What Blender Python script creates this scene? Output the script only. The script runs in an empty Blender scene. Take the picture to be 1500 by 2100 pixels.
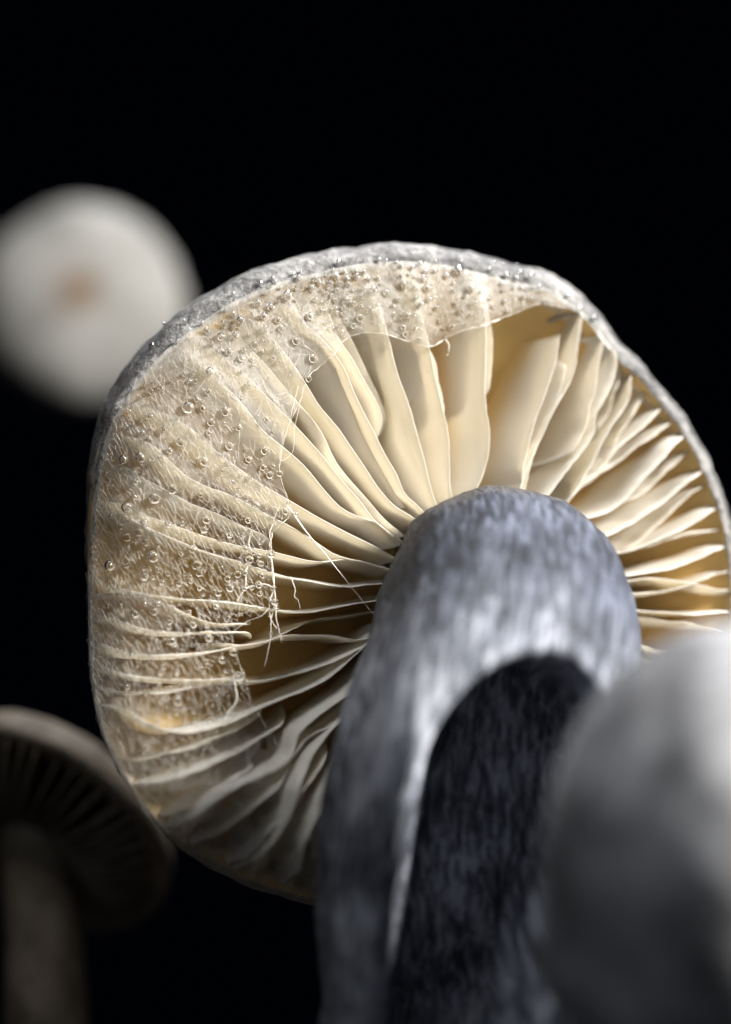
import bpy, math, random
import numpy as np
from mathutils import Vector, Matrix, noise as mnoise
from mathutils.geometry import delaunay_2d_cdt

random.seed(7)
rng = np.random.default_rng(11)
scene = bpy.context.scene
col = scene.collection

# ------------------------------------------------------------------ camera
U = 6.0e-5            # metres per design unit (one photo pixel at the reference plane, 0.06 mm)
D = 3600.0            # camera distance to the reference plane, in design units
FOCUS = 62.0          # plane of sharpness, design units in front of the reference plane

cd = bpy.data.cameras.new('camera')
cam = bpy.data.objects.new('camera', cd)
col.objects.link(cam)
cam.location = (0, -D * U, 0)
cam.rotation_euler = (math.radians(90), 0, 0)
cd.sensor_fit = 'HORIZONTAL'
cd.sensor_width = 36.0
cd.lens = D / 1500.0 * 36.0
cd.clip_start = 0.005
cd.clip_end = 20.0
cd.dof.use_dof = True
cd.dof.focus_distance = (D - FOCUS) * U
cd.dof.aperture_fstop = 6.9
cd.dof.aperture_blades = 9
scene.camera = cam

# ------------------------------------------------------------------ world and lamps
w = bpy.data.worlds.new('World')
scene.world = w
w.use_nodes = True
w.node_tree.nodes['Background'].inputs[0].default_value = (0.0003, 0.00045, 0.0011, 1)
w.node_tree.nodes['Background'].inputs[1].default_value = 1.0


def area_lamp(name, direction, dist, size, energy, color, target=(0.0, 0.0, 0.0)):
    ld = bpy.data.lights.new(name, 'AREA')
    ld.shape = 'DISK'
    ld.size = size
    ld.energy = energy
    ld.color = color
    o = bpy.data.objects.new(name, ld)
    col.objects.link(o)
    d = Vector(direction).normalized()
    t = Vector(target)
    o.location = t + d * dist
    o.rotation_euler = d.to_track_quat('Z', 'Y').to_euler()
    o['kind'] = 'helper'
    return o


# key from above and to the right of the camera, weak cool fill, a high lamp behind for the rim
area_lamp('key_lamp', (0.78, -0.40, 0.50), 0.55, 0.15, 12.0, (1.0, 0.965, 0.91))
area_lamp('fill_lamp', (-0.55, -0.75, 0.42), 0.60, 0.30, 0.22, (0.86, 0.92, 1.0))
area_lamp('top_softbox', (0.04, -0.20, 0.98), 0.42, 0.21, 1.05, (0.97, 0.98, 1.0))
area_lamp('rim_lamp', (0.10, 0.55, 0.83), 0.55, 0.16, 2.6, (0.96, 0.97, 1.0))

scene.view_settings.view_transform = 'Standard'
scene.view_settings.look = 'None'
scene.view_settings.exposure = 0.12
scene.view_settings.gamma = 1.0
scene.view_settings.use_curve_mapping = False
scene.render.engine = 'CYCLES'
cy = scene.cycles
cy.use_denoising = True
cy.max_bounces = 16
cy.diffuse_bounces = 7
cy.glossy_bounces = 6
cy.transmission_bounces = 10
cy.transparent_max_bounces = 24
cy.caustics_refractive = True
cy.caustics_reflective = False
cy.blur_glossy = 0.6
cy.sample_clamp_indirect = 25.0


# ------------------------------------------------------------------ helpers
def P(x, y, z):
    """photo position x, y at z units in front of the reference plane -> world metres"""
    k = (D - z) / D * U
    return np.stack([(np.asarray(x, float) - 750.0) * k, -np.asarray(z, float) * U + 0 * np.asarray(x, float),
                     (1050.0 - np.asarray(y, float)) * k], -1)


def catmull(pts, n):
    p = np.asarray(pts, float)
    if len(p) == 2:
        t = np.linspace(0, 1, n)[:, None]
        return p[0] * (1 - t) + p[1] * t
    seg = np.r_[0, np.cumsum(np.linalg.norm(np.diff(p[:, :2], axis=0), axis=1))]
    t = np.linspace(0, seg[-1], n)
    out = np.zeros((n, p.shape[1]))
    m = np.gradient(p, seg, axis=0)
    idx = np.clip(np.searchsorted(seg, t, 'right') - 1, 0, len(p) - 2)
    h = (seg[idx + 1] - seg[idx])[:, None]
    u = ((t - seg[idx])[:, None]) / h
    return ((2 * u**3 - 3 * u**2 + 1) * p[idx] + (u**3 - 2 * u**2 + u) * h * m[idx]
            + (-2 * u**3 + 3 * u**2) * p[idx + 1] + (u**3 - u**2) * h * m[idx + 1])


def sstep(a, b, x):
    t = np.clip((np.asarray(x, float) - a) / (b - a), 0, 1)
    return t * t * (3 - 2 * t)


def mesh_obj(name, verts, faces, mat, parent=None, smooth=True):
    me = bpy.data.meshes.new(name)
    me.from_pydata([tuple(v) for v in np.asarray(verts)], [], [tuple(int(i) for i in f) for f in faces])
    me.validate()
    if smooth:
        me.polygons.foreach_set('use_smooth', [True] * len(me.polygons))
    me.update()
    if mat:
        me.materials.append(mat)
    o = bpy.data.objects.new(name, me)
    col.objects.link(o)
    if parent:
        o.parent = parent
    return o


def grid_faces(nu, nv, wrap_u=False, off=0):
    f = []
    for i in range(nu if wrap_u else nu - 1):
        a = (i % nu) * nv
        b = ((i + 1) % nu) * nv
        for j in range(nv - 1):
            f.append((off + a + j, off + b + j, off + b + j + 1, off + a + j + 1))
    return f


def empty(name, loc=(0, 0, 0)):
    o = bpy.data.objects.new(name, None)
    o.empty_display_size = 0.005
    o.location = loc
    col.objects.link(o)
    return o


def tag(o, label=None, cat=None, group=None, kind=None):
    if label: o['label'] = label
    if cat: o['category'] = cat
    if group: o['group'] = group
    if kind: o['kind'] = kind
    return o


def tube(path, radii, sides=6, closed=False):
    """path: world points, radii in metres -> verts, faces"""
    path = np.asarray(path, float)
    n = len(path)
    tg = np.gradient(path, axis=0)
    tg /= np.linalg.norm(tg, axis=1)[:, None] + 1e-12
    ref = np.array([0.0, -1.0, 0.05])
    a = np.cross(tg, ref); a /= np.linalg.norm(a, axis=1)[:, None] + 1e-12
    b = np.cross(tg, a)
    ang = np.linspace(0, 2 * math.pi, sides, endpoint=False)
    v = path[:, None, :] + np.asarray(radii)[:, None, None] * (
        np.cos(ang)[None, :, None] * a[:, None, :] + np.sin(ang)[None, :, None] * b[:, None, :])
    v = v.reshape(-1, 3)
    f = []
    for i in range(n - 1):
        for j in range(sides):
            k = (j + 1) % sides
            f.append((i * sides + j, i * sides + k, (i + 1) * sides + k, (i + 1) * sides + j))
    f.append(tuple(range(sides))[::-1])
    f.append(tuple((n - 1) * sides + j for j in range(sides)))
    return v, f


# ------------------------------------------------------------------ materials
def new_mat(name):
    m = bpy.data.materials.new(name)
    m.use_nodes = True
    nt = m.node_tree
    for n in list(nt.nodes):
        nt.nodes.remove(n)
    out = nt.nodes.new('ShaderNodeOutputMaterial')
    return m, nt, out


def nd(nt, t, **kw):
    n = nt.nodes.new(t)
    for k, v in kw.items():
        if isinstance(k, str) and hasattr(n, k) and k not in ('inputs',):
            setattr(n, k, v)
    return n


def noise_node(nt, scale, detail=4.0, rough=0.55, vec=None, dist=0.0):
    n = nt.nodes.new('ShaderNodeTexNoise')
    n.inputs['Scale'].default_value = scale
    n.inputs['Detail'].default_value = detail
    n.inputs['Roughness'].default_value = rough
    n.inputs['Distortion'].default_value = dist
    if vec is not None:
        nt.links.new(vec, n.inputs['Vector'])
    return n


def ramp(nt, fac, stops):
    r = nt.nodes.new('ShaderNodeValToRGB')
    e = r.color_ramp.elements
    while len(e) > 1:
        e.remove(e[-1])
    e[0].position = stops[0][0]
    c = stops[0][1]
    e[0].color = (*c, 1) if len(c) == 3 else c
    for p, c in stops[1:]:
        k = e.new(p)
        k.color = (*c, 1) if len(c) == 3 else c
    nt.links.new(fac, r.inputs['Fac'])
    return r


def mapping(nt, scale, coord='Object', rot=(0, 0, 0)):
    tc = nt.nodes.new('ShaderNodeTexCoord')
    mp = nt.nodes.new('ShaderNodeMapping')
    mp.inputs['Scale'].default_value = scale
    mp.inputs['Rotation'].default_value = rot
    nt.links.new(tc.outputs[coord], mp.inputs['Vector'])
    return mp.outputs['Vector']


def thin_flesh(name, diff, trans, tfac, bump_scale, bump_str, gloss=0.06, var=0.08, root=None):
    """thin translucent flesh: diffuse on the lit side, warm light coming through"""
    m, nt, out = new_mat(name)
    L = nt.links.new
    vec = mapping(nt, (1, 1, 1))
    n1 = noise_node(nt, 90, 3, 0.5, vec)
    n2 = noise_node(nt, bump_scale, 4, 0.6, vec)
    r = ramp(nt, n1.outputs['Fac'], [(0.3, tuple(c * (1 - var) for c in diff)), (0.7, diff)])
    bp = nt.nodes.new('ShaderNodeBump')
    bp.inputs['Strength'].default_value = bump_str
    bp.inputs['Distance'].default_value = 0.0002
    L(n2.outputs['Fac'], bp.inputs['Height'])
    df = nt.nodes.new('ShaderNodeBsdfDiffuse')
    colour = r.outputs['Color']
    tr = nt.nodes.new('ShaderNodeBsdfTranslucent')
    tr.inputs['Color'].default_value = (*trans, 1); L(bp.outputs['Normal'], tr.inputs['Normal'])
    if root:      # colour shifts to ochre towards the gill root
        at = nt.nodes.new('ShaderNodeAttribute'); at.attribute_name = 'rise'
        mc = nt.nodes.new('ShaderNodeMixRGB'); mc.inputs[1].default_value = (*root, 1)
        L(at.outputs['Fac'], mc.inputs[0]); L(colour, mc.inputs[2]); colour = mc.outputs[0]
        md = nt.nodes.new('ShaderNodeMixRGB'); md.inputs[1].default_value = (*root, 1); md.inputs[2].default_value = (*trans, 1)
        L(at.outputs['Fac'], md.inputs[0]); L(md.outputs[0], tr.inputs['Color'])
    L(colour, df.inputs['Color']); L(bp.outputs['Normal'], df.inputs['Normal'])
    mx = nt.nodes.new('ShaderNodeMixShader'); mx.inputs[0].default_value = tfac
    L(df.outputs[0], mx.inputs[1]); L(tr.outputs[0], mx.inputs[2])
    gl = nt.nodes.new('ShaderNodeBsdfGlossy'); gl.inputs['Roughness'].default_value = 0.45
    gl.inputs['Color'].default_value = (0.9, 0.93, 1, 1); L(bp.outputs['Normal'], gl.inputs['Normal'])
    fr = nt.nodes.new('ShaderNodeFresnel'); fr.inputs['IOR'].default_value = 1.35
    mu = nt.nodes.new('ShaderNodeMath'); mu.operation = 'MULTIPLY'; mu.inputs[1].default_value = gloss * 10
    L(fr.outputs[0], mu.inputs[0])
    m2 = nt.nodes.new('ShaderNodeMixShader')
    L(mu.outputs[0], m2.inputs[0]); L(mx.outputs[0], m2.inputs[1]); L(gl.outputs[0], m2.inputs[2])
    L(m2.outputs[0], out.inputs['Surface'])
    return m


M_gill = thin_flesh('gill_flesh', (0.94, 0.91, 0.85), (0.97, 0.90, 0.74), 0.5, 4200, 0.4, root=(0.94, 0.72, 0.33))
M_flesh = thin_flesh('cap_flesh', (0.86, 0.60, 0.24), (0.92, 0.66, 0.30), 0.4, 1800, 0.3)


def skin_mat(name, dark, mid, pale, fibre, scale, bump, rough=0.62, patch=None, spec=0.35, through=0.0, tone=False):
    """fibrous mushroom skin: stretched noise for fibres, blotches for wear"""
    m, nt, out = new_mat(name)
    L = nt.links.new
    if tone:
        fa = nt.nodes.new('ShaderNodeAttribute'); fa.attribute_name = 'fibre'
        v1 = fa.outputs['Vector']
    else:
        v1 = mapping(nt, fibre)
    n1 = noise_node(nt, scale, 6, 0.65, v1, 0.4)
    v2 = mapping(nt, (1, 1, 1))
    n2 = noise_node(nt, 70 if tone else scale * 0.16, 3, 0.5, v2)
    ad = nt.nodes.new('ShaderNodeMath'); ad.operation = 'MULTIPLY_ADD'
    ad.inputs[1].default_value = 0.62; L(n1.outputs['Fac'], ad.inputs[0])
    m1 = nt.nodes.new('ShaderNodeMath'); m1.operation = 'MULTIPLY'; m1.inputs[1].default_value = 0.38
    L(n2.outputs['Fac'], m1.inputs[0]); L(m1.outputs[0], ad.inputs[2])
    r = ramp(nt, ad.outputs[0], [(0.39, dark), (0.49, mid), (0.60, pale)])
    b = nt.nodes.new('ShaderNodeBsdfPrincipled')
    b.inputs['Roughness'].default_value = rough
    b.inputs['Specular IOR Level'].default_value = spec
    colour = r.outputs['Color']
    if patch:
        at = nt.nodes.new('ShaderNodeAttribute'); at.attribute_name = 'patch'
        mc = nt.nodes.new('ShaderNodeMixRGB'); mc.inputs[2].default_value = (*patch, 1)
        L(at.outputs['Fac'], mc.inputs[0]); L(colour, mc.inputs[1])
        colour = mc.outputs[0]
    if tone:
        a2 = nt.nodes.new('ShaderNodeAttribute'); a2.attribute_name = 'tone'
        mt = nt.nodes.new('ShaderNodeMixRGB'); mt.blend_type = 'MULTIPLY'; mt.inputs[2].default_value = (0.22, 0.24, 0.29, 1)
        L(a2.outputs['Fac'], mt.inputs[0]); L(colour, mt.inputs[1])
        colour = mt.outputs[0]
    L(colour, b.inputs['Base Color'])
    bp = nt.nodes.new('ShaderNodeBump'); bp.inputs['Strength'].default_value = bump
    bp.inputs['Distance'].default_value = 0.0006
    L(n1.outputs['Fac'], bp.inputs['Height']); L(bp.outputs['Normal'], b.inputs['Normal'])
    if through:
        tr = nt.nodes.new('ShaderNodeBsdfTranslucent'); tr.inputs['Color'].default_value = (0.8, 0.76, 0.70, 1)
        mx = nt.nodes.new('ShaderNodeMixShader'); mx.inputs[0].default_value = through
        L(b.outputs[0], mx.inputs[1]); L(tr.outputs[0], mx.inputs[2]); L(mx.outputs[0], out.inputs['Surface'])
    else:
        L(b.outputs[0], out.inputs['Surface'])
    return m


M_skin = skin_mat('cap_skin', (0.05, 0.05, 0.054), (0.15, 0.148, 0.147), (0.31, 0.303, 0.296), (1, 1, 1), 900, 1.0, 0.5, through=0.07)
M_stem = skin_mat('stem_skin', (0.014, 0.016, 0.023), (0.14, 0.153, 0.187), (0.52, 0.54, 0.61), (1, 1, 1), 7.6, 1.0,
                  0.6, patch=(0.42, 0.36, 0.28), tone=True)
M_pale = skin_mat('pale_cap_skin', (0.11, 0.11, 0.117), (0.25, 0.255, 0.27), (0.38, 0.385, 0.405), (1, 1, 1), 160, 0.4, 0.6)
M_back = skin_mat('white_cap_skin', (0.11, 0.108, 0.10), (0.155, 0.152, 0.143), (0.20, 0.196, 0.187), (1, 1, 1), 90, 0.2, 0.7,
                  patch=(0.09, 0.05, 0.02))
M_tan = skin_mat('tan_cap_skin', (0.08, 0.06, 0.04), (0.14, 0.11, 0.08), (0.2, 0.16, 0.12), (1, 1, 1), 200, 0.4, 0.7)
M_soil = skin_mat('dark_soil', (0.006, 0.005, 0.004), (0.012, 0.010, 0.008), (0.02, 0.017, 0.014), (1, 1, 1), 160, 1.0, 0.95)


def film_mat():
    m, nt, out = new_mat('veil_film')
    L = nt.links.new
    at = nt.nodes.new('ShaderNodeAttribute'); at.attribute_name = 'cover'
    v1 = mapping(nt, (1.5, 1, 0.7), rot=(0, math.radians(28), 0))
    n1 = noise_node(nt, 1500, 5, 0.7, v1, 1.2)
    v2 = mapping(nt, (1, 1, 1))
    n2 = noise_node(nt, 190, 3, 0.6, v2)
    r1 = ramp(nt, n1.outputs['Fac'], [(0.38, (0.72,) * 3), (0.62, (1.25,) * 3)])
    r2 = ramp(nt, n2.outputs['Fac'], [(0.3, (0.8,) * 3), (0.7, (1.15,) * 3)])
    a = nt.nodes.new('ShaderNodeMath'); a.operation = 'MULTIPLY'
    L(r1.outputs['Color'], a.inputs[0]); L(r2.outputs['Color'], a.inputs[1])
    b = nt.nodes.new('ShaderNodeMath'); b.operation = 'MULTIPLY'; b.use_clamp = True
    L(a.outputs[0], b.inputs[0]); L(at.outputs['Fac'], b.inputs[1])
    bp = nt.nodes.new('ShaderNodeBump'); bp.inputs['Strength'].default_value = 0.5
    bp.inputs['Distance'].default_value = 0.0002
    L(n1.outputs['Fac'], bp.inputs['Height'])
    df = nt.nodes.new('ShaderNodeBsdfDiffuse'); df.inputs['Color'].default_value = (0.74, 0.71, 0.65, 1)
    L(bp.outputs['Normal'], df.inputs['Normal'])
    tr = nt.nodes.new('ShaderNodeBsdfTranslucent'); tr.inputs['Color'].default_value = (0.78, 0.73, 0.64, 1)
    mx = nt.nodes.new('ShaderNodeMixShader'); mx.inputs[0].default_value = 0.4
    L(df.outputs[0], mx.inputs[1]); L(tr.outputs[0], mx.inputs[2])
    gl = nt.nodes.new('ShaderNodeBsdfGlossy'); gl.inputs['Roughness'].default_value = 0.3
    L(bp.outputs['Normal'], gl.inputs['Normal'])
    m3 = nt.nodes.new('ShaderNodeMixShader'); m3.inputs[0].default_value = 0.06
    L(mx.outputs[0], m3.inputs[1]); L(gl.outputs[0], m3.inputs[2])
    tp = nt.nodes.new('ShaderNodeBsdfTransparent')
    m2 = nt.nodes.new('ShaderNodeMixShader')
    L(b.outputs[0], m2.inputs[0]); L(tp.outputs[0], m2.inputs[1]); L(m3.outputs[0], m2.inputs[2])
    L(m2.outputs[0], out.inputs['Surface'])
    return m


def fibre_mat():
    m, nt, out = new_mat('veil_fibre')
    L = nt.links.new
    df = nt.nodes.new('ShaderNodeBsdfPrincipled')
    df.inputs['Base Color'].default_value = (0.84, 0.82, 0.77, 1)
    df.inputs['Roughness'].default_value = 0.3
    tr = nt.nodes.new('ShaderNodeBsdfTranslucent'); tr.inputs['Color'].default_value = (0.85, 0.83, 0.78, 1)
    mx = nt.nodes.new('ShaderNodeMixShader'); mx.inputs[0].default_value = 0.35
    L(df.outputs[0], mx.inputs[1]); L(tr.outputs[0], mx.inputs[2]); L(mx.outputs[0], out.inputs['Surface'])
    return m


def water_mat():
    m, nt, out = new_mat('water')
    g = nt.nodes.new('ShaderNodeBsdfGlass')
    g.inputs['Roughness'].default_value = 0.0
    g.inputs['IOR'].default_value = 1.333
    nt.links.new(g.outputs[0], out.inputs['Surface'])
    return m


M_film, M_fibre, M_water = film_mat(), fibre_mat(), water_mat()

# ------------------------------------------------------------------ shape of the main cap
C = np.array([965.0, 1225.0])
G = np.array([math.sin(math.radians(32)) * 0.985, -math.cos(math.radians(32)), math.sin(math.radians(32)) * 0.17])

outline = [(1320, 750), (1262, 690), (1212, 622), (1170, 585), (1130, 560), (1050, 540), (990, 524), (930, 510), (860, 500),
           (790, 498), (720, 504), (660, 515), (600, 530), (540, 546), (490, 566), (440, 590), (380, 632), (320, 680),
           (268, 735), (232, 790), (210, 835), (195, 880), (184, 940), (179, 1000), (177, 1100), (178, 1200), (180, 1300),
           (186, 1400), (208, 1500), (245, 1585), (315, 1690), (420, 1775), (560, 1835), (720, 1868), (880, 1870),
           (1050, 1845), (1210, 1785), (1350, 1680), (1450, 1530), (1505, 1340), (1515, 1180), (1485, 1020), (1415, 870)]


def polar(px):
    px = np.asarray(px, float)
    d = px - C
    return np.degrees(np.arctan2(-d[..., 1], d[..., 0])) % 360.0, np.hypot(d[..., 0], d[..., 1])


def periodic(points):
    th, r = polar(points)
    o = np.argsort(th)
    th, r = th[o], r[o]
    return np.r_[th - 360, th, th + 360], np.r_[r, r, r]


_ot, _or = periodic(catmull(np.array(outline + outline[:1], float), 400)[:-1])


def R_out(th):
    return np.interp(np.asarray(th, float) % 360, _ot, _or)


def s_attach(th):
    return np.interp(np.asarray(th, float) % 360, [0, 40, 60, 80, 100, 130, 145, 160, 175, 200, 240, 300, 360],
                     [.975, .968, .958, .942, .942, .940, .946, .968, .990, .994, .988, .978, .975])


def at_polar(th, s):
    t = np.radians(th)
    r = R_out(th) * s
    return C[0] + r * np.cos(t), C[1] - r * np.sin(t)


def zE(x, y):
    """depth of the free gill edges"""
    dx = np.asarray(x, float) - C[0]
    du = -(np.asarray(y, float) - C[1])
    z = -0.22 * (dx * 0.94 + du * 0.34) + np.minimum(0.0006 * np.maximum(0, np.asarray(y, float) - 1120) ** 2, 150)
    th = np.degrees(np.arctan2(du, dx)) % 360.0
    s = np.hypot(dx, du) / R_out(th)
    k = 0.2 + 0.8 * sstep(105, 165, th) * (1 - sstep(255, 290, th))
    z = z - 1500.0 * k * np.maximum(0, s - 0.74) ** 2      # the margin turns back
    return z


def s_of(x, y):
    th, r = polar(np.stack([x, y], -1))
    return r / R_out(th)


def h_of(s, th=90.0):
    th = np.asarray(th, float)
    k = 1.0 - 0.38 * sstep(118, 165, th) * (1 - sstep(250, 300, th))
    w_ = 0.26 - 0.15 * sstep(118, 160, th) * (1 - sstep(250, 300, th))
    return 195.0 * k * np.clip((1.0 - np.asarray(s, float)) / w_, 0.02, 1.0) ** 0.85 + 4.0


# ------------------------------------------------------------------ ground (below the picture)
gx = np.linspace(-0.16, 0.16, 25); gy = np.linspace(-0.06, 0.24, 25)
gv = [(x, y, -0.152 + 0.004 * mnoise.noise((x * 40, y * 40, 0.3))) for x in gx for y in gy]
ground = mesh_obj('ground', gv, grid_faces(25, 25), M_soil)
tag(ground, 'dark soil the mushrooms grow from, below the picture', 'soil', kind='structure')

# ------------------------------------------------------------------ main mushroom
mush = empty('mushroom', (0.009, -0.02, -0.150))
tag(mush, 'large grey mushroom seen from below, cream gills half covered by a torn dewy veil', 'mushroom')


def adopt(o, parent):
    """parent keeping world position"""
    o.parent = parent
    if parent.type == 'EMPTY':
        o.matrix_parent_inverse = Matrix.Translation(parent.location).inverted()
    return o


def noise3(x, y, z):
    return mnoise.noise((x, y, z))


# cap skin: rolled lip and the dome behind
NT = 300
ths = np.linspace(0, 360, NT, endpoint=False)
cols = []
prof = [(None, -8), ('q', -3), ('h', -6), (0.988, -22), (0.997, -46), (1.0, -80), (0.994, -120), (0.97, -185),
        (0.90, -262), (0.78, -325), (0.60, -375), (0.40, -405), (0.20, -420), (0.03, -425)]
for s_, dz in prof:
    sa = s_attach(ths)
    if s_ is None: s = sa - 0.006
    elif s_ == 'q': s = sa + 0.25 * (0.985 - sa) * (sa < .985)
    elif s_ == 'h': s = sa + 0.62 * (0.985 - sa) * (sa < .985)
    else: s = np.full(NT, s_)
    if not isinstance(s_, str) and s_ is not None and s_ < 1.0 and s_ == 0.988: s = np.maximum(s, sa + .004)
    x, y = at_polar(ths, s)
    jig = np.array([noise3(a * 0.02, b * 0.02, dz * 0.01) for a, b in zip(x, y)])
    jig2 = np.array([noise3(a * 0.07 + 9, b * 0.07, dz * 0.03) for a, b in zip(x, y)])
    k = 1 + (0.008 * jig + 0.005 * jig2) * (s > .9)
    x = C[0] + (x - C[0]) * k; y = C[1] + (y - C[1]) * k
    bx, by = at_polar(ths, np.minimum(s, 1.0))
    z = zE(bx, by) + dz + 5 * jig + 3 * jig2
    cols.append(P(x, y, z))
V = np.stack(cols, 1).reshape(-1, 3)
cap = adopt(mesh_obj('cap', V, grid_faces(NT, len(prof), True), M_skin), mush)
cap['label'] = 'rough grey skin rolled over the cap margin'

# flesh: the surface the gills hang from
cols = []
ss = np.r_[np.linspace(0.12, 0.82, 12), 0.85, 0.875, 0.90, 0.92, 0.935, 0.95, 0.965, 0.98, 0.99]
for q, s_ in enumerate(ss):
    s = np.minimum(np.full(NT, s_), s_attach(ths) - 0.004) if q < len(ss) - 1 else s_attach(ths) + 0.006
    x, y = at_polar(ths, s)
    if q == len(ss) - 1:
        cols.append(P(x, y, zE(x, y) - 16))
    else:
        cols.append(P(x, y, zE(x, y)) - G * (h_of(s, ths)[:, None] + 3) * U)
V = np.stack(cols, 1).reshape(-1, 3)
flesh = adopt(mesh_obj('flesh', V, grid_faces(NT, len(ss), True), M_flesh), cap)

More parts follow.
